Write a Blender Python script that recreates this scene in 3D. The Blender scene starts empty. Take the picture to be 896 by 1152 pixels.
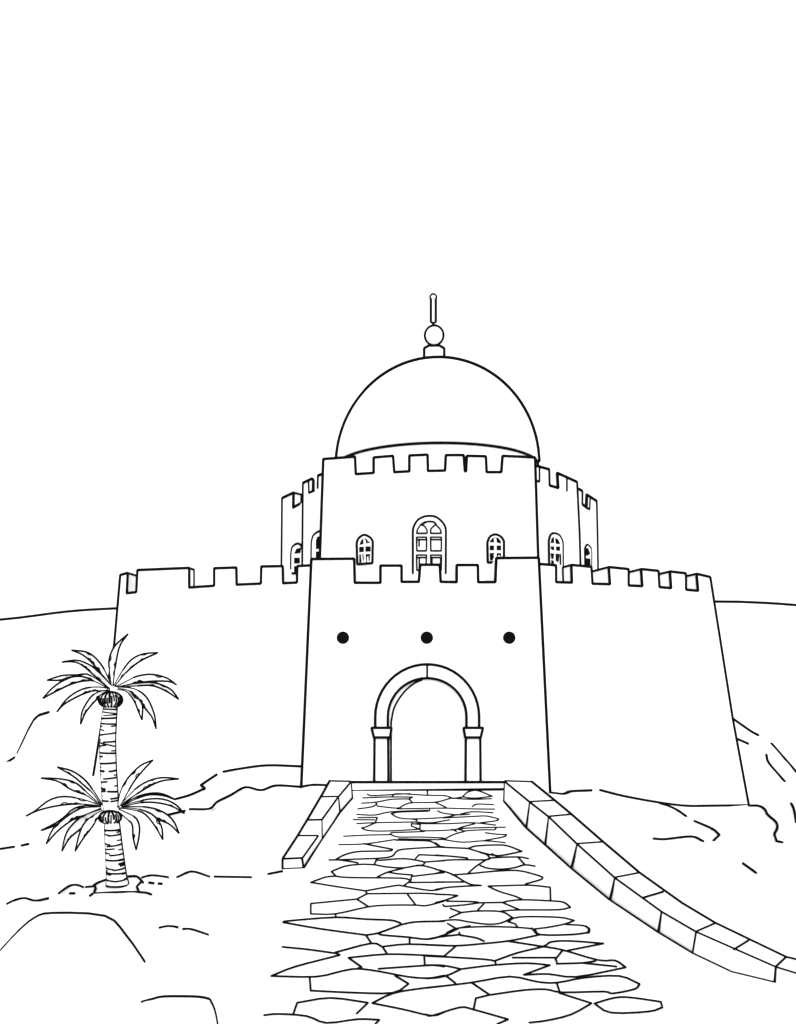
import bpy, math, random
from mathutils import Vector as V
from mathutils.bvhtree import BVHTree

random.seed(4)
F, CX, HY, H = 1100.0, 448.0, 770.0, 3.8      # focal length and horizon of the view, eye height in metres
EYE = V((0, 0, H))
COL = bpy.context.scene.collection

# ------------------------------------------------------------------ measuring helpers
def P(p, y):                                   # the point seen at p that stands y metres away
    return V(((p[0]-CX)/F*y, y, H-(p[1]-HY)/F*y))
def ray(p):
    return V(((p[0]-CX)/F, 1.0, -(p[1]-HY)/F))
def onplane(p, a, n):                          # the point seen at p on the plane through a with normal n
    d = ray(p); t = (a-EYE).dot(n)/d.dot(n)
    return EYE+d*t
def onground(p, z=0.0):
    return P(p, (H-z)*F/(p[1]-HY))
def Z(x0, y0, s, txt):                         # "x,y x,y ; x,y ..." -> list of polylines
    out = []
    for part in txt.replace('\n', ' ').split(';'):
        q = [tuple(map(float, w.split(','))) for w in part.split()]
        if q: out.append([(x0+a*s, y0+b*s) for a, b in q])
    return out
def smooth(pts, corner=42, n=4):
    """Catmull-Rom through pts, keeping corners sharper than `corner` degrees."""
    if len(pts) < 3: return list(pts)
    pv = [V(p) for p in pts]
    sharp = {0, len(pv)-1}
    for i in range(1, len(pv)-1):
        a, b = pv[i]-pv[i-1], pv[i+1]-pv[i]
        if a.length > 1e-9 and b.length > 1e-9 and math.degrees(a.angle(b)) > corner: sharp.add(i)
    out = [pv[0]]
    for i in range(len(pv)-1):
        p1, p2 = pv[i], pv[i+1]
        p0 = pv[i-1] if i not in sharp else p1-(p2-p1)
        p3 = pv[i+2] if (i+1) not in sharp else p2+(p2-p1)
        for k in range(1, n+1):
            t = k/n
            out.append(.5*(2*p1+(p2-p0)*t+(2*p0-5*p1+4*p2-p3)*t*t+(3*p1-p0-3*p2+p3)*t**3))
    return [tuple(q) for q in out]
def resample(pts, n):
    pv = [V(p) for p in pts]; L = [0]
    for a, b in zip(pv, pv[1:]): L.append(L[-1]+(b-a).length)
    out = []
    for k in range(n):
        d = L[-1]*k/(n-1); i = 0
        while i < len(L)-2 and L[i+1] < d: i += 1
        t = (d-L[i])/max(1e-9, L[i+1]-L[i]); out.append(pv[i].lerp(pv[i+1], min(1, t)))
    return out

# ------------------------------------------------------------------ materials
def material(name, base, vary=0.03, scale=3.0, rough=1.0):
    m = bpy.data.materials.new(name); m.use_nodes = True
    nt = m.node_tree; b = nt.nodes['Principled BSDF']
    b.inputs['Roughness'].default_value = rough; b.inputs['Specular IOR Level'].default_value = 0.0
    if vary:
        tc = nt.nodes.new('ShaderNodeTexCoord'); no = nt.nodes.new('ShaderNodeTexNoise'); cr = nt.nodes.new('ShaderNodeValToRGB')
        no.inputs['Scale'].default_value = scale; no.inputs['Detail'].default_value = 4
        cr.color_ramp.elements[0].position = .35; cr.color_ramp.elements[1].position = .65
        cr.color_ramp.elements[0].color = tuple(max(0, c-vary) for c in base)+(1,)
        cr.color_ramp.elements[1].color = tuple(min(1, c+vary) for c in base)+(1,)
        nt.links.new(tc.outputs['Object'], no.inputs['Vector']); nt.links.new(no.outputs['Fac'], cr.inputs['Fac'])
        nt.links.new(cr.outputs['Color'], b.inputs['Base Color'])
    else:
        b.inputs['Base Color'].default_value = tuple(base)+(1,)
    return m
WHITE = (.87, .87, .87)
INK = material('black_ink', (.004, .004, .004), 0)
PLASTER = material('white_plaster', WHITE, .015, .8)
TRIM = material('white_trim', WHITE, .015, 5)
PAVING = material('white_paving', WHITE, .02, 1.5)
EARTH = material('white_sand', WHITE, .02, .5)
STONE = material('white_stone', WHITE, .02, 2.5)
LEAF = material('white_leaf', WHITE, .015, 6)
BARK = material('white_bark', WHITE, .015, 8)

# ------------------------------------------------------------------ mesh builder: body faces (slot 0) and ink strokes (slot 1)
class MB:
    def __init__(s): s.v = []; s.f = []; s.m = []
    def add(s, vs, fs, mi=0):
        o = len(s.v); s.v += [V(p) for p in vs]
        for f in fs: s.f.append([o+i for i in f]); s.m.append(mi)
    def poly(s, pts, mi=0): s.add(pts, [list(range(len(pts)))], mi)
    def prism(s, pts, off, mi=0):               # polygon pushed along off
        n = len(pts); b = [p+off for p in pts]
        s.add(list(pts)+b, [list(range(n)), list(range(2*n-1, n-1, -1))]+[[i, i+n, (i+1) % n+n, (i+1) % n] for i in range(n)], mi)
    def hexa(s, a, b):                          # two quads
        s.add(list(a)+list(b), [[0, 1, 2, 3], [7, 6, 5, 4]]+[[i, i+4, (i+1) % 4+4, (i+1) % 4] for i in range(4)])
    def stroke(s, pts, w=1.15, closed=False, r=None, sides=6, up=0.0):
        """a round ink line through 3D points; w is the line weight, r(i) an absolute radius"""
        pts = [V(p) for p in pts]
        if closed: pts = pts+[pts[0]]
        R = [(r if r is not None else w*1.3*max(p.y, 4)/F) for p in pts]
        if up: pts = [p+V((0, 0, up*q)) for p, q in zip(pts, R)]
        for i in range(len(pts)-1):
            a, b = pts[i], pts[i+1]; d = b-a
            if d.length < 1e-6: continue
            d.normalize(); u = d.orthogonal().normalized(); q = d.cross(u)
            ring = []
            for (c, rr) in ((a, R[i]), (b, R[i+1])):
                for k in range(sides):
                    t = 2*math.pi*k/sides; ring.append(c+(u*math.cos(t)+q*math.sin(t))*rr)
            s.add(ring, [[k, (k+1) % sides, sides+(k+1) % sides, sides+k] for k in range(sides)]+[list(range(sides-1, -1, -1)), list(range(sides, 2*sides))], 1)
        for i, c in enumerate(pts):             # rounded joints
            rr = R[i]*1.0
            s.add([c+V(e)*rr for e in ((1,0,0),(-1,0,0),(0,1,0),(0,-1,0),(0,0,1),(0,0,-1))],
                  [[0,2,4],[2,1,4],[1,3,4],[3,0,4],[2,0,5],[1,2,5],[3,1,5],[0,3,5]], 1)
    def lathe(s, axis, prof, n=32, mi=0):       # prof: (radius, z)
        vs = []; fs = []
        for (r, z) in prof:
            for k in range(n):
                t = 2*math.pi*k/n; vs.append(V((axis[0]+r*math.cos(t), axis[1]+r*math.sin(t), z)))
        for i in range(len(prof)-1):
            for k in range(n): fs.append([i*n+k, i*n+(k+1) % n, (i+1)*n+(k+1) % n, (i+1)*n+k])
        fs.append(list(range(n-1, -1, -1))); fs.append([(len(prof)-1)*n+k for k in range(n)])
        s.add(vs, fs, mi)
    def build(s, name, mat, parent=None, shade=False, base=None):
        off = V((0, 0, 0)); q = parent
        while q is not None: off += V(q.location); q = q.parent
        if base is not None: off += V(base)
        me = bpy.data.meshes.new(name)
        me.from_pydata([tuple(p-off) for p in s.v], [], s.f)
        me.materials.append(mat); me.materials.append(INK)
        me.polygons.foreach_set('material_index', s.m)
        if shade: me.polygons.foreach_set('use_smooth', [m == 0 and len(f) <= 4 for m, f in zip(s.m, s.f)])
        me.update()
        o = bpy.data.objects.new(name, me); COL.objects.link(o)
        if base is not None: o.location = base
        if parent: o.parent = parent
        return o
def tag(o, label=None, cat=None, group=None, kind=None):
    for k, x in (('label', label), ('category', cat), ('group', group), ('kind', kind)):
        if x: o[k] = x
    return o
def empty(name, loc):
    o = bpy.data.objects.new(name, None); o.location = loc; COL.objects.link(o); return o
def circle(c, u, w, r, n=32): return [c+u*(r*math.cos(2*math.pi*k/n))+w*(r*math.sin(2*math.pi*k/n)) for k in range(n)]

# ------------------------------------------------------------------ ground
def ss(a, b, x):
    t = max(0, min(1, (x-a)/(b-a))); return t*t*(3-2*t)
def gz(x, y):
    z = -1.2*ss(4, 12, x)*ss(22, 34, y)
    z += .72*ss(-2.7, -3.6, x)*ss(35.2, 37.2, y)*ss(60, 45, y)*(1-ss(-8.5, -12, x))
    return z
gx = [-900, -400, -200, -100, -60, -40]+[-30+.75*i for i in range(81)]+[40, 60, 100, 200, 400, 900]
gy = [-40, -10, 0, 4]+[8+.75*i for i in range(76)]+[75, 95, 130, 200, 400, 900, 2000]
g = MB()
g.add([V((x, y, gz(x, y))) for y in gy for x in gx],
      [[j*len(gx)+i, j*len(gx)+i+1, (j+1)*len(gx)+i+1, (j+1)*len(gx)+i] for j in range(len(gy)-1) for i in range(len(gx)-1)])
GB = BVHTree.FromPolygons([tuple(v) for v in g.v], g.f)
def hit(p, bvh=GB):
    h = bvh.ray_cast(EYE, ray(p).normalized())
    return h[0] if h[0] is not None else None
def drape(pts, bvh=GB, lift=.01):
    out = []
    for p in pts:
        p = (p[0], p[1]+.8)
        q = hit(p, bvh)
        if q is None and bvh is not GB: q = hit(p)
        if q is None: continue
        out.append(q.lerp(EYE, lift/q.length))
    return out
def crest(mb, px, h, front, back, w=1.15, ink=True, n=4):
    """a low ridge of earth whose crest is seen along px: crest line, front slope, back slope"""
    px = smooth(px, n=n) if n else px
    c, a, b = [], [], []
    for i, p in enumerate(px):
        k = min(1.0, .25+4*min(i, len(px)-1-i)/len(px)); hh = h*k
        q = hit(p)
        if q is None: continue
        t = (H-q.z-hh)/(H-q.z); m = EYE+(q-EYE)*t
        c.append(m)
        f = V((m.x, m.y-front*k, 0)); f.z = gz(f.x, f.y)-.03; a.append(f)
        r = V((m.x, q.y+back*k, 0)); r.z = gz(r.x, r.y)-.03; b.append(r)
    n_ = len(c)
    mb.add(a+c+b, [[i, i+1, n_+i+1, n_+i] for i in range(n_-1)]+[[n_+i, n_+i+1, 2*n_+i+1, 2*n_+i] for i in range(n_-1)])
    if ink: mb.stroke(c, w, up=.5)
S6 = (0, 940, .35714)
for l in Z(*S6, "22,218 50,205 80,200 112,208 152,200; 185,185 215,163 240,158 262,165; 270,165 300,162;"
                "448,135 480,128 530,134; 558,134 605,116 660,132; 676,132 792,134; 845,124 890,115;"
                "503,293 530,288 560,291; 577,297 605,298 656,315; 0,45 45,38; 68,34 90,29"):
    crest(g, l, .05, .5, .25, 1.15)
for l in Z(*S6, "220,184 235,184; 470,150 484,152; 500,153 510,154"):
    g.stroke(drape(l), 1.3, up=.8)
S7 = (600, 600, .33036)
for l in Z(*S7, "550,981 610,1007 635,1028 615,1047; 410,1041 450,1043 540,1034 580,1050; 715,1125 750,1150 760,1158"):
    g.stroke(drape(smooth(l)), 1.15, up=.8)
for l in Z(*S7, "735,929 770,930 790,942 800,960 828,985 832,1005 822,1025 830,1050 850,1054"):
    g.stroke(drape(smooth(l)), 1.2, up=.8)
tag(g.build('ground', EARTH), 'pale bare sandy ground spreading round the fortress', kind='structure')

# earth banks at the foot of the left wall
S2 = (20, 690, .3795)
bk = MB()
for l in Z(*S2, "610,472 660,463 740,453 840,456 900,456"):
    crest(bk, l, .12, .5, .3, 1.2)
bk.stroke(drape(smooth(Z(*S2, "590,479 585,482 543,510 555,520 510,540 468,552")[0])), 1.2, up=.7)
tag(bk.build('earth_bank', EARTH), 'upper earth bank rising against the foot of the left wall', kind='structure')
bk = MB()
for l in Z(*S2, "445,600 495,588; 510,583 568,582 590,562 630,542 675,518 722,527 765,513 840,517")+[[(339, 886.2), (352, 884), (366, 884.3), (372, 884.5)]]:
    crest(bk, l, .12, .6, .4, 1.2)
tag(bk.build('earth_bank', EARTH), 'lower lumpy earth bank running up to the gatehouse corner', kind='structure')

# distant hills
hl = MB()
hc = [(-700, 760), (-300, 722), (-120, 706), (0, 698.4), (76, 689.2), (131.4, 685.6), (250, 680), (450, 676), (650, 676), (805, 678), (840, 678.6), (896, 682), (1020, 694), (1300, 725), (1700, 762)]
hp = [P(p, 92) for p in smooth(hc)]
n = len(hp)
hl.add([V((p.x, 62, -1.5)) for p in hp]+[V((p.x, 80, p.z*.62)) for p in hp]+hp+[V((p.x, 150, -1.5)) for p in hp],
       [[j*n+i, j*n+i+1, (j+1)*n+i+1, (j+1)*n+i] for j in range(3) for i in range(n-1)])
hl.stroke(hp, 1.3, up=.6)
tag(hl.build('hills', EARTH), 'long smooth desert hills behind the fortress', kind='structure')

# ------------------------------------------------------------------ rocks
def ridge(name, crestpx, y0, front, back, strokes=(), w=1.25, ink=None, mat=STONE, lab=None, cat='rock', group=None, pw=.5):
    """a rock whose top outline is seen along crestpx; slopes down to the front and drops behind"""
    px = smooth(crestpx, 40, 3); c = [P(p, y0) for p in px]; n = len(c); lo = -.3 if y0 < 30 else -1.6
    rows = [[V((p.x*1.0, y0+back, lo)) for p in c], c]
    zm = max(p.z for p in c)
    for t in (.12, .3, .55, .8, 1.0):
        row = []
        for i, p in enumerate(c):
            zz = lo+(p.z-lo)*max(0, 1-t**(2.2 if pw < 1 else 1))**pw if t < 1 else lo
            row.append(V((p.x*(1-.02*t), y0-front*t*(.9+.1*math.sin(i*.5)), zz-.04*t)))
        rows.append(row)
    mb = MB()
    mb.add([p for r in rows for p in r], [[j*n+i, j*n+i+1, (j+1)*n+i+1, (j+1)*n+i] for j in range(len(rows)-1) for i in range(n-1)])
    for e in (0, n-1): mb.poly([rows[j][e] for j in range(len(rows))])
    bvh = BVHTree.FromPolygons([tuple(v) for v in mb.v], mb.f)
    for a in (ink or []): mb.stroke([P((p[0], p[1]+.6), y0) for p in smooth(a, 40, 3)], w*1.15, up=.7)
    for st in strokes: mb.stroke(drape(smooth(st), bvh), w, up=.5)
    base = V((sum(p.x for p in c)/n, y0, 0))
    return tag(mb.build(name, mat, base=base), lab, cat, group)
b1 = Z(*S6, "3,364 60,303 110,262 165,247 330,256 395,315 455,400")[0]
ridge('boulder', [(-75, 1135), (-35, 1104)]+b1+[(170, 1096), (178, 1112)], 13.3, 1.6, .5, ink=[b1], lab='large rounded flat-topped boulder in the left foreground below the palms', cat='boulder')
b2 = Z(*S6, "447,527 480,518 517,510 605,510 640,513 660,518 675,550 684,594 688,625")[0]
ridge('boulder', [(140, 1165), (150, 1140)]+b2+[(250, 1185)], 10.8, 1.0, .3, ink=[b2], lab='smaller low boulder cut by the bottom edge of the picture', cat='boulder')
o1 = Z(0, 600, .4018, "50,618 97,523 137,503")[0]
ridge('rock_outcrop', [(-160, 930), (-60, 890), (0, 865)]+Z(0, 600, .4018, "18,645 42,630")[0]+o1+[(90, 785), (150, 790), (210, 830)], 48, 5, 3,
      ink=[Z(0, 600, .4018, "18,645 42,630")[0], o1], pw=1.1, lab='angular rock outcrop left of the fortress behind the tall palm', cat='rock outcrop')
ridge('rock_outcrop', [(730, 700), (790, 752), (826, 782), (858, 806), (896, 842), (950, 890), (1010, 940)], 49, 5.5, 4,
      strokes=Z(*S7, "676,628 740,673 768,688; 694,700 733,717; 812,716 855,765 896,812 930,850; 795,754 805,785 858,846; 864,898 885,930 893,960 897,985"),
      pw=1.1, lab='sloping rock outcrop with broken edges falling away right of the fortress', cat='rock outcrop')

# ------------------------------------------------------------------ paved path
pt = MB()
edge = [onground(p, .004) for p in ((400, 889.8), (370, 945), (330, 1010), (290, 1090), (240, 1190))]
edge += [onground(p, .004) for p in ((800, 1190), (730, 1110), (650, 1010), (595, 945), (562, 889.8))]
pt.poly(edge)
pathA = Z(360, 870, .26786, """200,88 215,94 270,92 330,88 380,86; 305,96 325,86 450,93; 452,72 453,92; 180,104 290,100 385,100; 390,100 375,108 388,122;
455,93 530,95 560,105 600,100; 600,98 620,80 655,72 690,82 725,97; 605,100 650,105 722,97; 550,105 640,110 722,107;
175,126 235,122 300,110 375,108; 235,122 240,130 215,142 160,150; 240,138 325,147 350,135 388,124 485,122 550,105; 485,122 530,143;
640,140 660,130 730,132; 325,150 430,148 530,147 640,150 735,151; 155,173 230,176 300,162 455,156; 300,170 340,163 450,160 462,153;
300,170 335,188 400,192 520,186 580,173; 495,158 520,168 580,175 630,172; 590,172 640,162 728,166; 140,195 230,196; 160,186 242,186 232,208;
155,212 235,208 405,205 408,195 390,194; 520,188 640,182 700,180 752,192 740,200 675,208; 410,206 470,208 545,196; 405,212 540,212 640,208 740,218;
235,208 195,225 175,230 205,241 275,243 380,238 420,235; 385,212 422,215 420,235 385,222 385,212; 420,235 440,242 560,238 600,225 650,213;
560,238 600,232 700,228 780,227; 555,235 575,245; 575,235 600,240; 600,243 680,238 735,238 742,228; 100,265 200,260 295,258 300,250 440,245;
300,258 330,268 420,268 520,272; 330,276 440,278 515,278 560,258 610,244; 695,250 740,256 785,258 770,268 690,283; 80,300 190,297 320,278;
515,278 600,290 690,284 780,292""")
pathB = Z(340, 940, .17857, """590,30 720,33 810,38 870,72; 390,52 450,65 570,88 555,98 460,100 350,103 270,122 215,150;
170,155 215,155 400,148 480,145 565,133 605,95 700,83 896,72; 215,152 350,172 352,180; 715,145 738,122 896,130;
470,150 490,158 640,147 760,165 775,172 760,188 720,190; 775,168 896,160; 470,150 455,185 370,183 270,195 185,228 215,258 150,263 55,297;
455,185 540,200 640,205 740,190 820,205 896,232; 640,208 540,232 475,262; 540,232 600,242 695,250 700,258 896,235; 215,258 300,266 620,270 680,282;
690,260 685,285 640,318; 680,297 896,296; 55,297 230,325 400,350 410,368; 400,350 590,317 640,320 810,348 896,332; 410,368 660,366 780,366 896,374;
410,368 345,402 420,450; 345,402 55,430 55,495 210,495 420,450 560,440 715,440 785,443 896,415; 665,372 718,440; 212,495 212,518""")
pathC = Z(490, 940, .21205, """0,62 90,66 175,70; 0,40 30,62; 175,70 210,58 300,52 380,55 460,85 400,98 330,108 260,95 175,70; 235,90 275,103 290,122 270,130;
300,98 335,115; 0,105 90,112 170,120 172,128; 0,138 100,130 270,130 300,120 440,115 495,124; 440,117 475,155; 238,160 280,175 350,180 420,172 475,157 530,164;
270,130 215,165 175,200; 90,210 180,204 300,192 435,187 530,208 570,222 560,235 480,258 475,265; 0,180 50,192 100,212 180,258 245,266; 0,203 50,192;
0,248 150,248; 0,288 80,275 245,266; 280,270 340,268 500,265 610,276 612,345; 280,270 340,298 420,322 465,342; 0,313 70,315 120,320 60,342 0,358;
60,350 200,352 235,358 150,370 50,378 40,368; 235,358 355,356 380,350 465,342 610,348 680,355 718,382 650,395 440,396 350,402; 258,362 222,400;
355,356 400,375 450,396; 80,388 138,410 75,438; 138,410 220,402 350,405 410,437 350,465 280,472 180,460 105,448 0,458;
390,460 410,442 470,432 600,433 680,438 738,452 690,470 600,488 525,497; 385,458 425,470 435,485; 65,468 110,495 185,480;
60,517 110,495 190,487 330,485 510,495 540,519; 690,473 790,480 820,503 815,519""")
pathD = Z(290, 1020, .23438, """122,77 150,70 375,53 520,62 640,67 685,80 690,88 580,128 520,138; 122,77 300,108 520,138 545,175; 690,88 760,75 896,72;
580,128 600,138 720,148 820,158 896,138; 730,150 730,180; 118,195 240,207 370,225; 395,234 372,222 545,178 600,195 620,225; 605,193 720,182 896,188;
65,335 180,290 395,234; 436,247 620,230 800,235 896,240; 436,247 500,292 478,300; 800,238 803,280;
65,335 280,338 400,312 478,300 580,312 720,338 820,345 896,332; 580,300 720,290 840,283 896,290; 250,340 255,405 470,415 650,415 725,372 660,333;
550,465 650,418 780,395 896,382; 550,465 700,495 835,525 896,508; 170,520 190,463 350,440 530,463 475,515; 30,523 100,517 235,527 330,560 480,542 585,545 565,565""")
pathE = Z(480, 1030, .3125, """380,47 410,70 520,70 580,63 588,50 575,40; 50,78 115,48; 0,87 50,78 120,70; 118,62 122,72 180,82 208,94;
0,107 105,110 200,103 300,92 410,70; 105,112 65,146; 290,93 420,113; 245,165 330,135 420,113 450,96 520,93 638,102 505,128;
420,113 490,125 620,162 680,163 718,188; 490,127 465,158 470,168; 310,153 470,153; 0,147 120,153 235,162 250,175; 468,175 560,172 610,165; 560,172 685,185;
718,188 540,222 440,212 350,215 445,180 360,173 240,180 125,194; 0,180 60,181 125,194 80,215 40,225 0,228; 70,218 105,245;
0,262 160,243 300,221 400,240 470,243 570,225 695,219 768,248 750,266 670,282 640,275 490,278 430,267 350,270 230,287; 163,243 228,287 178,299 170,340;
470,245 480,275; 478,280 595,317 520,358 430,380 370,387; 605,318 680,297 740,297 845,312 850,332 800,347 665,351 605,318; 0,357 20,362 120,332 170,340 295,375 255,392""")
for grp, w in ((pathA, .7), (pathB, .83), (pathC, .85), (pathD, .97), (pathE, .97)):
    for l in grp: pt.stroke([onground((p[0], p[1]+.7), .006) for p in smooth(l, 38, 3)], w, up=.8)
tag(pt.build('path', PAVING), 'crazy-paved path of irregular flat stones leading to the gate', kind='structure')

# ------------------------------------------------------------------ low walls beside the path, block by block
def low_wall(name, joints, lab, skip_top=(), skip_side=(), extra={}, nobottom=(), mids={}, notop=()):
    pts = []
    for ib, it, ot in joints:
        b = onground(ib); t = P(it, b.y)
        o = P(ot, (H-t.z)*F/(ot[1]-HY)); pts.append((b, t, o))
    root = empty(name, (pts[len(pts)//2][0].x, pts[len(pts)//2][0].y, 0))
    tag(root, lab, 'low wall', 'low walls along the path')
    for i in range(len(pts)-1):
        (b0, t0, o0), (b1, t1, o1) = pts[i], pts[i+1]
        dn = V((0, 0, -.25)); mb = MB()
        g0, g1 = V((o0.x, o0.y, -.25)), V((o1.x, o1.y, -.25))
        mb.hexa((b0+dn, t0, o0, g0), (b1+dn, t1, o1, g1))
        w = 1.12
        mb.stroke([o0, o1], w, up=.6)
        if i not in notop: mb.stroke([t0, t1], w*.85)
        if i not in nobottom: mb.stroke([b0]+[onground(m) for m in mids.get(i, [])]+[b1], w*1.1)
        if i in mids: mb.add([b0, onground(mids[i][0]), b1, t1, t0], [[0, 1, 4], [1, 2, 3, 4]])
        if i == 0: mb.stroke([b0, t0], w); mb.stroke([t0, o0], w, up=.4)
        if i+1 not in skip_top: mb.stroke([t1, o1], w*.9, up=.5)
        if i+1 not in skip_side: mb.stroke([b1, t1], w)
        for (p, q, fr) in extra.get(i, []):
            zt = t0.z+(t1.z-t0.z)*fr
            mb.stroke([onground(p, zt), onground(q, zt)], w*.9, up=.5)
        if i == len(pts)-2 and name == 'low_wall' and 'left' in lab:
            mb.stroke([V((o1.x, o1.y, 0)), o1], w); mb.stroke([V((o1.x, o1.y, 0)), b1], w)
        mb.build('block', STONE, root)
    return root
low_wall('low_wall', [((396.5, 898.5), (394.8, 880), (371, 879.5)), ((382.5, 914.5), (380.5, 897), (361, 897.3)), ((362.3, 944.5), (361.8, 923), (345.7, 923.3)),
                      ((358, 951), (357.8, 941), (335, 941)), ((341.8, 977), (340, 966), (318, 967))],
         'short straight low block wall on the left side of the path', skip_side=(3,), notop=(2,))
low_wall('low_wall', [((567.5, 902), (568.3, 879.5), (598.6, 880.3)), ((592.3, 932), (596.8, 902.8), (624.5, 901.3)), ((613.6, 951), (618, 919.3), (643.3, 917)),
                      ((643, 977.4), (650, 950), (679, 948)), ((686.4, 1013), (692.4, 987.9), (719.8, 982.6)), ((740.8, 1049.4), (745, 1026), (768, 1017)),
                      ((779.8, 1073), (783.9, 1048.6), (805.3, 1039.3)), ((872, 1105.6), (873.5, 1088), (884.8, 1077.5)), ((935, 1128), (936, 1107), (940, 1091))],
         'long curving low block wall on the right side of the path', skip_top=(5,),
         extra={4: [((723.5, 1010.8), (746.4, 1004), .55)], 6: [((826, 1068.9), (842.4, 1058.8), .5)]}, nobottom=(7,), mids={6: [(824, 1094)]})

# ------------------------------------------------------------------ doorstep
st = MB()
sy = H*F/120.0
a, b, c, d = P((378, 879.8), sy), P((588, 879.8), sy), P((588, 890), sy), P((378, 890), sy)
c.z = d.z = -.1
st.prism([a, b, c, d], V((0, .6, 0)))
st.stroke([P((395.5, 880), sy), P((568, 880), sy)], 1.3); st.stroke([P((397, 891), sy), P((470, 890), sy), P((567, 888.8), sy)], 1.2, up=.5)
tag(st.build('stone_step', STONE, base=V((0, sy, 0))), 'long low stone doorstep across the foot of the arched gateway', 'doorstep')

# ------------------------------------------------------------------ fortress
fort = tag(empty('fortress', (1.1, 40, 0)), 'white walled fortress with battlements, arched gateway and a big central dome', 'fortress')
WT = 1.3
def wall_part(name, outline, a, n, T, inked, back_ink=(), extra=(), w=WT, parent=fort, low=-1.8):
    """an upright slab on the plane (a, n); outline starts at bottom left, ends at bottom right; inked: polylines of the outline to draw"""
    pts = [onplane(p, a, n) for p in outline]
    d0 = (pts[0]-pts[1]).normalized(); d1 = (pts[-1]-pts[-2]).normalized()   # carry both side edges on into the ground
    body = [pts[0]+d0*max(0, (pts[0].z-low))]+pts+[pts[-1]+d1*max(0, (pts[-1].z-low))]
    nb = n*T
    mb = MB(); mb.prism(body, nb)
    for l in inked: mb.stroke([onplane(p, a, n) for p in l], w)
    for l, depths in back_ink:                  # strokes on the returns: pixel of the front corner, depth behind the face
        mb.stroke([onplane(p, a, n)+n*dd for p, dd in zip(l, depths)], w*.85)
    for l in extra: mb.stroke([onplane(p, a, n) for p in l], w*.85)
    return mb.build(name, PLASTER, parent)

# gatehouse front: leans back a little
GA = V((0, 35.05, 0)); GN = V((0, 1, -.048)).normalized()
gate_top = [(350.4, 629), (398.6, 628.6), (399.3, 655.7), (428.2, 655.7), (428.2, 636.4), (452, 636.4), (452, 654.6), (471.4, 654.6), (472.9, 635.4), (495, 635.4),
            (496, 654.6), (514, 655), (514, 635.7), (537.9, 635.7), (538.2, 655), (557.5, 655), (558.6, 627.9), (606.4, 627.5)]
def arc(cx, cy, rx, ry, n=24, a0=180, a1=0):
    return [(cx+rx*math.cos(math.radians(a0+(a1-a0)*k/n)), cy-ry*math.sin(math.radians(a0+(a1-a0)*k/n))) for k in range(n+1)]
AX, AY = 480.8, 806.5
inner = arc(AX, AY, 44.3, 43.5); outer = arc(AX, AY, 58.4, 59)
gp = [onplane(p, GA, GN) for p in [(339, 886)]+gate_top+[(619.3, 892), (620.2, 912), (524.8, 912)]+inner[::-1]+[(436.6, 912), (338, 912)]]
mb = MB(); mb.prism(gp, V((0, 5, 0)))
mb.stroke([onplane(p, GA, GN) for p in [(339, 886)]+gate_top+[(619.3, 892)]], 1.35)
# the jointed arch face itself belongs to the gateway part
mb.build('gatehouse', PLASTER, fort)
gw = tag(empty('gateway', (0, 0, 0)), 'arched stone gateway with side pillars'); gw.parent = fort
gw.location = (0, -5, 0)
PR = -GN*.06                                    # proud of the wall
def on(p, k=1.0): return onplane(p, GA+PR*k, GN)
mb = MB()
ring_o = [(422.4, 818.5)]+outer+[(539.2, 818.5)]; ring_i = [(436.5, 818.5)]+inner+[(525.1, 818.5)]
ro = [on(p) for p in ring_o]; ri = [on(p) for p in ring_i]; m = len(ro)
bo = [p-PR+GN*.02 for p in ro]; bi = [p-PR+GN*.35 for p in ri]
mb.add(ro+ri+bo+bi, [[i, i+1, m+i+1, m+i] for i in range(m-1)]+[[i, 2*m+i, 2*m+i+1, i+1] for i in range(m-1)]+[[m+i, m+i+1, 3*m+i+1, 3*m+i] for i in range(m-1)])
mb.stroke(ro, 1.3); mb.stroke(ri, 1.25); mb.stroke([on((480.8, 747.8)), on((480.8, 763))], 1.0)
mb.build('arch', TRIM, gw)
for (x0, x1, c0, c1, d0, d1) in ((421.6, 436.8, 418.2, 440.6, 421, 439), (524.4, 540.5, 521.8, 543.6, 523.6, 541)):
    mb = MB(); q = [on(p) for p in ((x0, 830), (x1, 830), (x1, 879.5), (x0-.6 if x0 < 480 else x0, 879.5))]
    q[2].z -= .1; q[3].z -= .1
    mb.prism(q, GN*.34)
    mb.stroke([on((x0, 830)), on((x0-.4, 878.8))], 1.2); mb.stroke([on((x1, 830)), on((x1+.4, 878.8))], 1.2)
    mb.build('pillar', TRIM, gw)
    mb = MB(); q = [on(p, 2) for p in ((c0, 819), (c1, 819), (d1, 829.8), (d0, 829.8))]
    mb.prism(q, GN*.4); mb.stroke(q, 1.25, closed=True)
    mb.build('capital', TRIM, gw)
mb = MB()                                       # the plain leaf that closes the arch
DA = GA+GN*.03
q = [onplane(p, DA, GN) for p in [(434, 912)]+arc(AX, AY, 46.5, 45.5)+[(527.5, 912)]]
mb.prism(q, GN*.12)
lf = [onplane(p, DA-GN*.02, GN) for p in [(440.2, 878.8), (440.2, 818)]+smooth([(440.5, 811), (443.5, 797), (450, 785), (458, 775.5), (467, 768.5), (475, 765)], n=4)]
mb.stroke(lf, .9)
mb.build('gate_leaf', PLASTER, gw)
for cx in (386, 480.4, 573.2):
    mb = MB(); c = onplane((cx, 717.5), GA, GN); u = V((1, 0, 0)); w_ = u.cross(GN)
    r = 6.8*c.y/F
    mb.prism(circle(c-GN*.015, u, w_, r, 32), GN*.2, 1)
    mb.stroke(circle(c-GN*.01, u, w_, r*.97, 32), .4, closed=True)
    mb.build('drain_hole', INK, fort)

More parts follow.
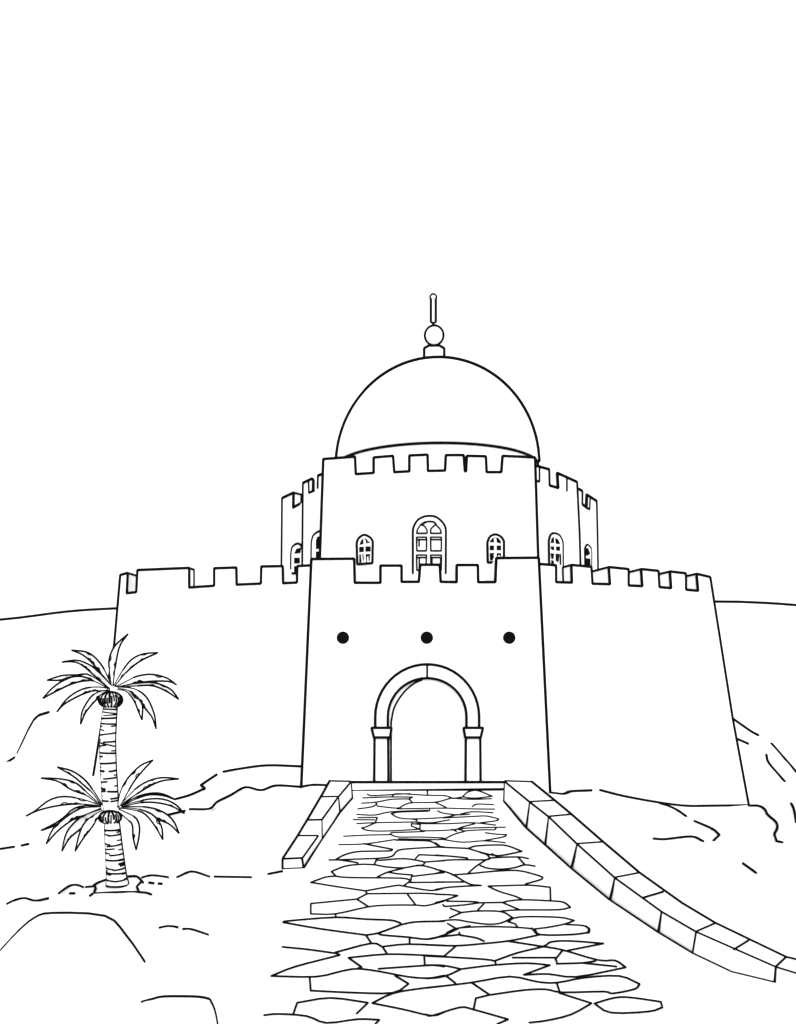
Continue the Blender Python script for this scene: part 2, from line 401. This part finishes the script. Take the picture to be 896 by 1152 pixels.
# curtain walls
def plane3(pa, ya, pb, yb, lean):
    A, B = P(pa, ya), P(pb, yb); d = B-A; nb = V((-d.y, d.x, 0)).normalized()
    if nb.y < 0: nb = -nb
    C = V((A.x, A.y, 0))-nb*lean
    n = (B-A).cross(C-A).normalized()
    return A, (n if n.y > 0 else -n)
LA, LN = plane3((350, 636.2), 38.0, (135.4, 647), 40.8, .6)
left_edge = [(103.7, 881), (114.5, 813), (128.6, 724.6), (135.4, 647)]
lt = Z(0, 600, .4018, "358,111 355,168 382,165 385,103 530,97 530,152 600,147 600,98 662,96 663,144 731,141 732,93 792,92 793,140 832,138 833,92 868,90 915,89")[0]
wall_part('curtain_wall', left_edge+lt+[(372, 890)], LA, LN, .8, [left_edge+lt],
          back_ink=[([lt[0], lt[0]], (0, .8)), ([lt[4], lt[4], lt[5]], (0, .36, .36))])
RA, RN = plane3((607, 634.5), 36.4, (799.2, 649.2), 40.6, .6)
rt = [(588, 633.5), (607, 634.5), (625.7, 636), (625.7, 655), (643.7, 655.5), (643, 635.6), (665.5, 637.7), (666.7, 656.8), (686.5, 657.3), (685.2, 638), (707.4, 640.3), (707.4, 658.8), (722.9, 659.5),
      (721.6, 640.3), (741, 642.3), (742, 660.5), (755.3, 661.8), (754, 643), (771.8, 645), (772, 663.4), (785.7, 664.8), (784, 645.6), (799.2, 649.2)]
right_edge = [(799.2, 649.2), (824.6, 808.8), (842.8, 906.9)]
RT = 1.0
wall_part('curtain_wall', [(590, 893)]+rt+right_edge[1:], RA, RN, RT, [rt[1:], right_edge],
          back_ink=[([rt[5], rt[5], rt[4]], (0, .5, .5))]+[([rt[k], rt[k]], (0, RT)) for k in (9, 13, 17, 21)])

bk = MB()
for l in Z(*S7, "58,887 102,891 125,882 200,878; 228,877 310,898 430,920 520,931 600,931 736,929"):
    c_ = [onplane(p, RA-RN*.12, RN) for p in smooth(l)]
    f_ = []
    for i, p in enumerate(c_):
        q = p-RN*.7*min(1, .03+i*.12, .03+(len(c_)-1-i)*.12); q.z = min(p.z, gz(q.x, q.y))-.04; f_.append(q)
    b_ = [p+RN*.3-V((0, 0, .02)) for p in c_]; n = len(c_)
    bk.add(b_+c_+f_, [[k*n+i, k*n+i+1, (k+1)*n+i+1, (k+1)*n+i] for k in range(2) for i in range(n-1)])
    for e in (0, n-1): bk.poly([b_[e], c_[e], f_[e]])
    bk.stroke(c_, 1.2, up=.5)
bvh = BVHTree.FromPolygons([tuple(v) for v in bk.v], bk.f)
for l in Z(*S7, "430,922 460,932 490,945 522,967; 57,886 80,889 102,891 120,886 130,881"):
    pts = []
    for p in smooth(l):
        hs = [h for h in (hit(p), hit(p, bvh)) if h is not None]
        if hs: pts.append(min(hs, key=lambda h: h.y))
    bk.stroke(pts, 1.15, up=.7)
tag(bk.build('earth_bank', EARTH), 'low earth bank along the foot of the right wall', kind='structure')

# keep: front wall and four receding side walls
ZT = 14.2
def yt(p): return (ZT-H)*F/(HY-p[1])
KA = V((0, 45, ZT)); KN = V((0, 1, -.03)).normalized()
keep_top = Z(300, 320, .44643, """143,440 223,434 225,478 270,475 270,436 319,432 322,473 360,471 360,431 406,429 407,470 450,469 452,430 497,430 500,471 503,471 505,432 553,433 555,473 592,473 595,432 677,436""")[0]
wall_part('keep_wall', [(360, 628)]+keep_top+[(605.8, 628)], KA, KN, 1.0, [[(360, 628)]+keep_top+[(605.8, 628), (606.6, 655)]])
w1 = Z(595, 505, .09487, "60,190 95,200 240,240 243,430 350,462 340,285 570,390")[0]
A1, N1 = plane3(w1[1], yt(w1[1]), w1[-1], yt(w1[-1]), 0.1)
wall_part('tower_wall', [(598, 640)]+w1+[(651.9, 600), (653, 640)], A1, N1, .6, w=1.4, inked=[w1[1:]+[(651.9, 600), (653, 640)]],
          extra=Z(595, 505, .09487, "125,225 125,386 95,378; 450,325 450,500"))
w2 = [(646, 546.5), (649.6, 549.8), (652, 550.3), (655, 552.4), (654.8, 567), (660, 571), (660.5, 556.5), (671, 563.4)]
A2, N2 = plane3(w2[1], yt(w2[1]), w2[-1], yt(w2[-1]), 0.1)
wall_part('tower_wall', [(647, 640)]+w2+[(671.9, 600), (672.8, 660)], A2, N2, .6, w=1.4, inked=[w2[1:]+[(671.9, 600), (672.8, 660)]], extra=[[(663.8, 558.6), (663.2, 573), (660, 571)]])
w3 = Z(310, 525, .11712, "268,155 352,115 365,130 362,225 410,205 412,85 452,70 480,60")[0]
A3, N3 = plane3(w3[-1], yt(w3[-1]), w3[0], yt(w3[0]), 0.1)
wall_part('tower_wall', [(340.6, 640)]+w3+[(366, 640)], A3, N3, .6, w=1.4, inked=[[(340.6, 640)]+w3[:4], w3[4:]], extra=Z(310, 525, .11712, "322,140 325,250 378,228"))
w4 = Z(310, 525, .11712, "68,300 175,250 172,392 240,355 290,335")[0]
A4, N4 = plane3(w4[1], yt(w4[1]), w4[0], yt(w4[0]), 0.1)
wall_part('tower_wall', [(317.2, 640)]+w4+[(344, 640)], A4, N4, .7, w=1.4, inked=[[(317.2, 640)]+w4[:4]], back_ink=[])
# return of the outermost merlon on the left, a short stub behind the face
mb = MB(); q = [onplane(p, A4, N4)+N4*.05 for p in Z(310, 525, .11712, "175,250 243,268 240,355 172,392")[0]]
mb.prism(q, N4*.6); mb.stroke([q[0], q[1], q[2]], 1.1); mb.build('merlon_return', PLASTER, fort)

# unseen slabs behind the battlements, added to bounce light out of the gaps
for nm, z0, z1, pl in (('terrace_bounce_slab', 6.6, 7.2, [(-3.6, 40.1), (6.6, 40.1), (6.6, 44.5), (-3.6, 44.5)]),
                       ('roof_bounce_slab', 12.7, 13.2, [(-3.2, 46.3), (6.0, 46.3), (8.6, 50.6), (10.4, 55), (10.4, 62), (-5.6, 62), (-5.6, 55), (-4.1, 50.6)])):
    mb = MB(); mb.prism([V((x, y, z0)) for x, y in pl], V((0, 0, z1-z0))); mb.build(nm, PLASTER, fort)

# windows
def window(a, n, s, outl, panes, fill=True, lab=None, w=1.15, bottom=True, lines=(), lw=.75):
    """arched window: raised frame with an inked outline (frame) and its panes"""
    x0, y0, k = s
    po = Z(x0, y0, k, outl)[0]
    po = [po[0]]+smooth(po[1:-1], 70, 4)+[po[-1]]
    fr = [onplane(p, a-n*.06, n) for p in po]
    root = empty('window', tuple(sum((f for f in fr), V())/len(fr)-V(fort.location))); root.parent = fort
    if lab: root['label'] = lab
    mb = MB(); mb.prism(fr, n*.16); mb.stroke(fr, w, closed=bottom); mb.build('frame', TRIM, root)
    mb = MB()
    for p in Z(x0, y0, k, panes):
        q = [onplane(t, a-n*.09, n) for t in p]
        if fill: mb.prism(q, n*.1, 1)
        else: mb.prism(q, n*.1, 0); mb.stroke(q, lw, closed=True)
    for p in Z(x0, y0, k, lines) if lines else []: mb.stroke([onplane(t, a-n*.1, n) for t in p], lw)
    mb.build('pane', TRIM, root)
    return root
window(KA, KN, (455, 570, .06944), "140,1080 140,400 155,320 215,220 310,165 405,150 510,165 610,240 665,330 675,400 672,1080",
       """200,430 215,370 265,290 330,315 370,380 370,430; 430,430 430,360 510,290 580,360 600,430; 200,495 362,495 358,715 205,715; 428,495 603,495 600,715 432,715;
       200,785 362,785 352,945 350,1030 205,1030; 428,785 603,785 600,1030 440,1030""", fill=False, lab='large arched window over the gate', w=1.05, bottom=False,
       lines="265,290 330,250 405,237 480,245 520,285; 275,283 335,262; 205,535 360,535; 432,535 600,535; 205,825 360,825; 432,825 600,825; 242,545 242,640; 245,830 245,1030; 450,830 450,950; 590,830 590,1030", lw=.8)
SW = .04773
window(KA, KN, (390, 590, SW), "255,940 240,430 290,320 420,245 560,310 620,400 610,910",
       "300,480 350,370 400,325 400,460; 420,318 480,340 500,380 475,450 455,445 460,385; 480,385 560,410 500,450; 300,525 412,525 410,645 300,655; 450,515 570,515 570,635 445,640; 300,710 340,700 355,880 300,920; 370,695 400,695 415,870 385,830; 450,700 565,695 545,740 480,760 485,890 460,880; 520,740 555,740 545,860 520,850", lab='small arched window left of the large one')
window(KA, KN, (540, 590, SW), "190,895 180,420 240,290 370,235 500,290 570,390 570,895",
       "230,410 290,330 360,300 330,340 340,425; 365,300 440,320 500,400 500,450 400,420 400,345; 240,495 340,495 340,605 235,605; 400,495 505,495 505,605 400,605; 235,675 350,670 320,730 345,760 300,850 245,850; 400,675 505,675 505,770 460,710 400,770", lab='small arched window right of the large one')
S4 = (605, 590, .078125)
window(A1, N1, S4, "170,620 165,230 190,150 240,125 310,150 355,225 366,300 367,640",
       "198,268 208,205 240,178 240,265; 262,195 300,215 328,280 270,278; 195,315 242,318 242,372 205,360; 275,318 328,318 325,380 275,372; 195,415 242,420 232,500 205,490; 205,515 238,520 238,600 200,600; 268,420 318,425 305,540 270,525", w=1.0, lines="330,430 332,575", bottom=False)
window(A2, N2, S4, "690,640 685,350 705,300 725,290 770,340 778,400 776,640",
       "698,345 730,340 762,420 725,450 698,440; 698,490 762,490 766,590 698,590", w=.85, bottom=False)
S5 = (310, 525, .11712)
window(A3, N3, S5, "345,900 348,720 370,655 425,620 470,640 500,700 500,900", "388,710 400,675 425,668 425,790 388,790; 388,815 425,815 425,880 388,880; 445,668 475,690 480,790 445,790", w=1.1, bottom=False)
window(A4, N4, S5, "150,1025 150,850 165,770 210,740 250,760 275,830 275,1025", "180,835 200,790 245,775 235,830; 178,875 230,875 230,930 178,930; 178,955 205,955 205,1012 178,1012", w=1.1)

# dome
DX, DY, DZ, DR, DH = 2.16, 54.0, 15.78, 5.52, 5.74
mb = MB()
mb.lathe((DX, DY), [(DR*.992, 0.5), (DR*.992, DZ-.01)], 96)
mb.build('drum', PLASTER, fort)
mb = MB()
prof = [(DR, DZ)]+[(DR*math.cos(math.radians(t)), DZ+DH*math.sin(math.radians(t))) for t in range(3, 88, 3)]+[(.15, DZ+DH)]
mb.lathe((DX, DY), prof, 96)
rim = circle(V((DX, DY, DZ)), V((1, 0, 0)), V((0, 1, 0)), DR, 96)
mb.stroke(rim, 1.2)
dv = V((DX, DY, DZ))-EYE; out = []
for k in range(0, 721):
    ph = math.radians(k/2); A_ = (math.cos(ph)*dv.x+math.sin(ph)*dv.y)/DR; B_ = dv.z/DH; R_ = math.hypot(A_, B_)
    if R_ < 1: continue
    for sg in (1, -1):
        th = math.atan2(B_, A_)+sg*math.acos(-1/R_); th = math.atan2(math.sin(th), math.cos(th))
        if 0 <= th <= math.pi/2: out.append((th, V((DX+(DR+.065)*math.cos(th)*math.cos(ph), DY+(DR+.065)*math.cos(th)*math.sin(ph), DZ+(DH+.065)*math.sin(th)))))
out = sorted((p for _, p in out), key=lambda p: math.atan2(p.z-DZ, p.x-DX))
mb.stroke(out[::3]+[out[-1]], 1.5)
dome = mb.build('dome', PLASTER, fort, shade=True)
fx = (488.6-CX)/F*DY
def zpx(y): return H+(HY-y)/F*DY
fin = empty('finial', (fx-fort.location.x, DY-fort.location.y, zpx(402)-fort.location.z)); fin.parent = fort
X = V((1, 0, 0)); Y = V((0, 1, 0)); UP = V((0, 0, 1))
def lines2(mb, cx, r, z0, z1, w):
    for sx in (-1, 1): mb.stroke([V((cx+sx*(r+.025), DY-.1, z0)), V((cx+sx*(r+.025), DY-.1, z1))], w)
mb = MB()
q = [P(p, DY-.5) for p in ((477.4, 412), (477.4, 391.6), (483, 388.6), (494.4, 388.6), (500, 391.6), (500, 412))]
mb.prism(q, V((0, 1.0, 0))); mb.stroke([P((477.4, 402.5), DY-.5)]+q[1:5]+[P((500, 402.5), DY-.5)], 1.2)
mb.build('collar', PLASTER, fin)
def ball(cx, cy, rpx, name, w):
    mb = MB(); r = rpx*DY/F; c = V(((cx-CX)/F*DY, DY, zpx(cy)))
    mb.lathe((c.x, c.y), [(max(.004, r*math.cos(math.radians(t))), c.z+r*math.sin(math.radians(t))) for t in range(-90, 91, 10)], 28)
    d = (c-EYE).normalized(); u = d.cross(UP).normalized()
    mb.stroke(circle(c, u, u.cross(d), r+.04, 36), w, closed=True)
    return mb.build(name, PLASTER, fin, shade=True)
ball(488.7, 377.2, 9.4, 'ball', 1.3)
rx = (487.7-CX)/F*DY
mb = MB(); r = 2.3*DY/F
mb.lathe((rx, DY), [(.06, zpx(368)), (.06, zpx(363)), (r, zpx(363)), (r, zpx(337))], 20)
lines2(mb, rx, r, zpx(363), zpx(337), 1.1)
mb.stroke([V((rx-r, DY-.05, zpx(363))), V((rx+r, DY-.05, zpx(363)))], 1.0); mb.stroke([V((rx, DY-.06, zpx(363))), V((rx, DY-.06, zpx(367)))], 1.3)
mb.build('rod', PLASTER, fin)
ball(487.7, 334.4, 2.7, 'tip', .9)

# ------------------------------------------------------------------ palms
def frond(a, b, y0, dy, root, detail, w=.95):
    """a strap-like frond between its two edges, folded along the midrib; dy: how far the tip swings towards or away"""
    N = 14
    pa, pb = resample(smooth([(p[0], p[1]) for p in a], 60, 5), N), resample(smooth([(p[0], p[1]) for p in b], 60, 5), N)
    A = [P(p, y0+dy*(1-k/(N-1))) for k, p in enumerate(pa)]; B = [P(p, y0+dy*(1-k/(N-1))) for k, p in enumerate(pb)]
    M = [(x+y)/2+V((0, -.012, .004)) for x, y in zip(A, B)]
    bk = V((0, .012, 0))
    mb = MB()
    vs = A+M+B+[p+bk for p in A]+[p+bk for p in M]+[p+bk for p in B]
    fs = []
    for i in range(N-1):
        for o in (0, N): fs.append([o+i, o+i+1, o+N+i+1, o+N+i])
        for o in (3*N, 4*N): fs.append([o+N+i, o+N+i+1, o+i+1, o+i])
        fs.append([i, 3*N+i, 3*N+i+1, i+1]); fs.append([2*N+i, 2*N+i+1, 5*N+i+1, 5*N+i])
    mb.add(vs, fs)
    for E in (A, B):
        mb.stroke(E[:N-4], w); mb.stroke(E[N-5:], w*.7)
    rnd = random.Random(detail)
    for _ in range(4):                          # frayed nicks along the lower edge
        k = rnd.randint(2, N-5); t = rnd.uniform(.12, .4)
        src, dst = (B, A) if rnd.random() < .7 else (A, B)
        mb.stroke([src[k], src[k+1].lerp(dst[k+1], t)+V((0, -.02, 0)), src[k+2]], w*.55)
    return mb.build('frond', LEAF, root)
def palm(label, s, yb, base_z, trunk, rings, boss, fronds, seed, bosslines):
    """trunk: rows (left px, right px, y px)"""
    c0 = P(((trunk[-1][0]+trunk[-1][1])/2, trunk[-1][2]), yb)
    root = tag(empty('palm_tree', (c0.x, yb, base_z)), label, 'palm tree', 'palm trees left of the gate')
    def row(y):
        for (l0, r0, y0), (l1, r1, y1) in zip(trunk, trunk[1:]):
            if y0 <= y <= y1:
                t = (y-y0)/(y1-y0); return l0+(l1-l0)*t, r0+(r1-r0)*t
        return trunk[-1][:2] if y > trunk[-1][2] else trunk[0][:2]
    mb = MB(); vs = []; n = 20; ys = [trunk[0][2]+(trunk[-1][2]-trunk[0][2])*i/30 for i in range(31)]
    L, R = [], []
    for y in ys:
        l, r = row(y); a, b = P((l, y), yb), P((r, y), yb); c = (a+b)/2; rr = (b-a).length/2
        vs += [c+V((rr*math.cos(2*math.pi*k/n), rr*math.sin(2*math.pi*k/n), 0)) for k in range(n)]
        L.append(a); R.append(b)
    mb.add(vs, [[i*n+k, i*n+(k+1) % n, (i+1)*n+(k+1) % n, (i+1)*n+k] for i in range(30) for k in range(n)]+[list(range(n)), list(range(30*n+n-1, 30*n-1, -1))])
    mb.stroke(L, 1.0); mb.stroke(R, 1.0)
    rt_ = random.Random(seed)
    ticks = []
    for i in range(18):                         # short broken ticks at both sides of the bark
        y = trunk[0][2]+(trunk[-1][2]-trunk[0][2])*(i+rt_.random())/18
        a = rt_.uniform(.08, .28)
        ticks.append((y, 0, a, rt_.uniform(-3, 3), .75) if rt_.random() < .5 else (y, 1-a, 1, rt_.uniform(-3, 3), .75))
    for (y, f0, f1, tilt, w) in rings+ticks:          # leaf scars: arcs round the front of the trunk, f from left (0) to right (1)
        pts = []
        for k in range(9):
            f = f0+(f1-f0)*k/8; an = math.pi*(1+f)
            yy = y+tilt*(f-.5)
            l, r = row(yy); a, b = P((l, yy), yb), P((r, yy), yb); c = (a+b)/2; rr = (b-a).length/2*1.01
            pts.append(c+V((rr*math.cos(an), rr*math.sin(an), 0)))
        mb.stroke(pts, w*.85)
    mb.build('trunk', BARK, root, shade=True)
    # the swollen heart under the fronds
    bx, by, brx, bry = boss; c = P((bx, by), yb-.02); rx, rz = brx*yb/F, bry*yb/F
    mb = MB()
    mb.lathe((c.x, c.y), [(max(.004, rx*math.cos(math.radians(t))), c.z+rz*math.sin(math.radians(t))) for t in range(-90, 91, 10)], 28)
    mb.stroke([c+V((rx*math.cos(t), 0, rz*math.sin(t))) for t in [2*math.pi*k/32 for k in range(32)]], 1.35, closed=True)
    rnd = random.Random(seed)
    for i in range(bosslines):                  # husk ribs
        lon = math.radians(180+12+156*i/(bosslines-1))
        t0, t1 = (-72, rnd.uniform(10, 40)) if i % 2 else (rnd.uniform(-40, -5), 78)
        mb.stroke([c+V((rx*1.01*math.cos(math.radians(t))*math.cos(lon), rx*1.01*math.cos(math.radians(t))*math.sin(lon), rz*1.01*math.sin(math.radians(t)))) for t in [t0+(t1-t0)*k/6 for k in range(7)]], rnd.uniform(.7, 1.15))
    mb.build('crown_heart', BARK, root, shade=True)
    for i, (a, b) in enumerate(fronds):
        frond(Z(*s, a)[0], Z(*s, b)[0], yb-.12-.006*i, (-.45, .35, -.2, .5, -.35, .15)[i % 6], root, seed*100+i)
    return root
TS = (95, 770, .14742)
tt = [(95+l*.14742, 95+r*.14742, 770+y*.14742) for l, r, y in ((150, 250, 170), (145, 248, 190), (130, 243, 290), (122, 237, 400), (121, 238, 500), (123, 241, 600), (132, 250, 750), (140, 258, 890))]
tt += [(117.5, 134, 912), (119.5, 133.8, 930), (123, 139, 984), (123.5, 139.5, 988)]
ry = lambda v: 770+v*.14742
tr = [(ry(190), .1, .95, 1, .8), (ry(215), .2, 1, 3, .8), (ry(235), .3, 1, -1.5, .7), (ry(258), 0, 1, -1, 1.1), (ry(300), .05, 1, 1, 1.0), (ry(322), 0, .3, 2, .8), (ry(322), .7, 1, -2, .8),
      (ry(352), .05, .4, 4, .8), (ry(378), .1, 1, -3, .9), (ry(385), 0, .35, 1, .9), (ry(438), .4, 1, -1, 1.0), (ry(455), .1, .9, 6, .9), (ry(462), 0, .5, -3, .9), (ry(485), 0, .2, 1, .7),
      (ry(522), 0, 1, 1, 1.1), (ry(548), 0, .35, 0, 1.1), (ry(570), 0, .2, 1, .7), (ry(600), .2, 1, -1, 1.1), (ry(632), 0, .25, 2, .8), (ry(660), .1, .4, 1, 1.3), (ry(662), .6, 1, -2, 1.1),
      (ry(690), 0, .2, 1, .8), (ry(715), .35, 1, -2, 1.0), (ry(738), 0, .5, -3, 1.0), (ry(770), .8, 1, 1, .8), (ry(796), 0, .4, 2, 1.2), (ry(808), .05, .4, -2, 1.2), (ry(812), .5, 1, 2, 1.1),
      (ry(850), 0, .2, 1, .8), (ry(868), .6, 1, -1, 1.0), (ry(885), .1, .5, 0, 1.1), (ry(890), .6, 1, -2, .9)]
tall = [("215,140 300,150 350,180 400,240 440,325 452,348", "215,140 275,165 330,210 400,290 452,350"),
        ("158,210 250,200 330,232 380,275 448,345", "158,210 215,208 270,225 360,300 430,360"),
        ("70,318 160,290 250,287 300,280 360,310 430,362", "70,318 150,318 200,300 280,296 350,325 430,364"),
        ("45,425 100,365 170,318 280,290 430,362", "45,425 110,390 230,335 340,322 440,365"),
        ("128,505 190,425 280,370 370,358 440,368", "128,505 170,460 260,410 330,385 425,378"),
        ("268,578 278,500 330,415 390,380 430,372", "268,578 300,505 360,435 395,400 440,375"),
        ("548,45 470,115 437,190 437,250 450,345", "548,45 500,115 475,230 460,350"),
        ("725,155 640,162 570,195 510,270 466,350", "725,155 620,205 540,270 470,354"),
        ("835,345 780,305 690,283 600,295 540,325 475,357", "835,345 790,325 680,325 580,338 485,358"),
        ("848,430 800,370 700,332 590,337 485,354", "848,430 770,380 690,350 600,352 490,360"),
        ("632,553 635,470 610,425 592,428 560,385 490,366", "632,553 605,490 590,450 560,405 530,380 485,374"),
        ("715,605 705,520 660,420 590,370 500,358", "715,605 690,535 645,480 610,425 560,385 495,368")]
palm('taller palm with bare ringed trunk standing behind the short one', (40, 705, .18973), 19.4, 0, tt, tr, (124.4, 787.5, 13.2, 8.8), tall, 7, 15)
us = (30, 845, .20647)
uy = lambda v: 845+v*.20647
ut = [(30+l*.20647, 30+r*.20647, uy(y)) for l, r, y in ((425, 503, 380), (426, 506, 400), (430, 518, 500), (436, 533, 610), (438, 545, 690), (436, 555, 715), (438, 553, 735))]
ut.append((122, 142.5, 999.5))
ur = [(uy(428), .1, .95, 0, 1.1), (uy(455), .05, .5, 2, .9), (uy(456), .4, 1, -2, 1.0), (uy(505), 0, .45, 2, .9), (uy(512), .3, 1, -3, 1.0), (uy(528), .1, .6, -3, .9), (uy(555), 0, .4, 3, .9), (uy(562), .4, 1, -2, 1.0),
      (uy(590), .02, 1, 0, 1.1), (uy(612), .7, 1, -2, 1.3), (uy(622), .75, .95, -2, 1.1), (uy(638), 0, .5, 3, 1.0), (uy(642), .5, 1, -3, 1.0), (uy(660), .05, 1, 1, 1.1), (uy(668), 0, .4, 2, .9),
      (uy(700), .05, .5, 2, 1.0), (uy(702), .5, 1, -3, 1.0), (uy(730), 0, 1, 0, 1.2)]
short = [("168,88 250,110 320,160 370,225 412,292", "168,88 250,135 310,185 360,230 407,294"),
         ("80,148 180,152 265,172 335,232 402,294", "80,148 170,165 240,210 330,245 395,294"),
         ("-2,354 45,328 120,270 200,248 300,262 395,294", "-2,354 45,330 130,306 220,292 300,290 398,298"),
         ("80,433 160,392 215,352 240,325 300,300 405,300", "80,433 150,408 220,368 290,332 405,305"),
         ("108,505 140,430 180,390 230,350 300,312 405,304", "108,505 165,440 240,382 300,355 405,312"),
         ("193,545 215,450 260,390 320,345 408,318", "193,545 235,475 300,420 340,375 410,325"),
         ("265,545 285,460 310,400 350,360 412,325", "265,545 310,475 360,410 400,345 418,328"),
         ("688,50 620,80 550,150 510,225 497,295", "688,50 640,100 580,175 512,298"),
         ("828,152 740,145 660,165 590,210 512,294", "828,152 730,165 640,210 540,275 514,298"),
         ("810,265 745,235 680,230 600,250 515,296", "810,265 740,242 650,242 540,287 514,299"),
         ("858,340 810,290 740,262 650,265 520,298", "858,340 800,305 730,285 640,280 520,302"),
         ("830,448 800,380 740,330 650,305 520,303", "830,448 780,400 720,375 640,330 520,310"),
         ("742,482 735,410 690,350 620,320 515,308", "742,482 700,410 640,340 560,318 510,312"),
         ("597,538 612,470 615,410 590,360 505,318", "597,538 580,470 575,400 545,370 500,330")]
palm('short palm with low spreading fronds on a rocky mound', us, 18.2, 0, ut, ur, (30+455*.20647, uy(362), 60*.20647, 34*.20647), short, 11, 12)
mc = Z(*us, "345,790 362,760 375,745 366,732 390,718 435,705 490,695 545,685 600,685 635,718 645,745 655,785")[0]
mc2 = [mc[0], mc[2], mc[4], mc[5], mc[6], mc[7], mc[8], mc[9], mc[11]]
mb = MB(); cr_ = [P(p, 18.55) for p in mc2]; n = len(cr_)
fr_ = [V((p.x, 17.75+.05*math.sin(i*2), -.02)) for i, p in enumerate(cr_)]; bk_ = [V((p.x, 18.95, -.02)) for p in cr_]
for p in cr_: p.z = max(p.z, .01)
mb.add(bk_+cr_+fr_, [[j*n+i, j*n+i+1, (j+1)*n+i+1, (j+1)*n+i] for j in range(2) for i in range(n-1)])
bvh = BVHTree.FromPolygons([tuple(v) for v in mb.v], mb.f)
for l in Z(*us, "368,768 376,748 366,732 390,718 432,703; 548,685 600,685 635,718; 622,716 600,740 610,762; 345,790 360,780 400,776 520,770 640,772 680,783"):
    mb.stroke(drape(smooth(l, 60), bvh, .02), 1.15, up=.7)
tag(mb.build('rocky_mound', STONE, base=V((cr_[4].x, 18.3, 0))), 'low rocky mound round the foot of the short palm', 'mound')

# ------------------------------------------------------------------ camera, sky, sun
cam = bpy.data.cameras.new('camera'); co = bpy.data.objects.new('camera', cam); COL.objects.link(co)
cam.sensor_fit = 'HORIZONTAL'; cam.sensor_width = 36; cam.lens = 36*F/896
cam.shift_y = (HY-576)/896
co.location = EYE; co.rotation_euler = (math.radians(90), 0, 0); cam.clip_end = 5000; cam.clip_start = .1
sc = bpy.context.scene; sc.camera = co
EL, AZ = 35, 176                                # an overcast day: very soft sun high behind the viewer
world = bpy.data.worlds.new('World'); sc.world = world; world.use_nodes = True
nt = world.node_tree; bg = nt.nodes['Background']
sky = nt.nodes.new('ShaderNodeTexSky'); sky.sky_type = 'NISHITA'; sky.sun_disc = False
sky.sun_elevation = math.radians(EL); sky.sun_rotation = math.radians(AZ)
mix = nt.nodes.new('ShaderNodeMixRGB'); mix.inputs['Fac'].default_value = .97       # closed white cloud cover over the sky
mix.inputs['Color2'].default_value = (10, 10, 10, 1)
nt.links.new(sky.outputs['Color'], mix.inputs['Color1']); nt.links.new(mix.outputs['Color'], bg.inputs['Color'])
bg.inputs['Strength'].default_value = .1
sl = bpy.data.lights.new('sun', 'SUN'); so = bpy.data.objects.new('sun', sl); COL.objects.link(so)
sl.energy = 1.4; sl.angle = math.radians(40); sl.color = (1, .985, .96)
az = math.radians(AZ)
d = V((math.sin(az)*math.cos(math.radians(EL)), math.cos(az)*math.cos(math.radians(EL)), math.sin(math.radians(EL))))
so.rotation_euler = (-d).to_track_quat('-Z', 'Y').to_euler()
so.location = d*60
sc.view_settings.view_transform = 'Standard'; sc.view_settings.look = 'None'
sc.view_settings.exposure = .42; sc.view_settings.gamma = 1.0; sc.view_settings.use_curve_mapping = False
sc.cycles.filter_width = 1.5 if hasattr(sc, 'cycles') else 1.5
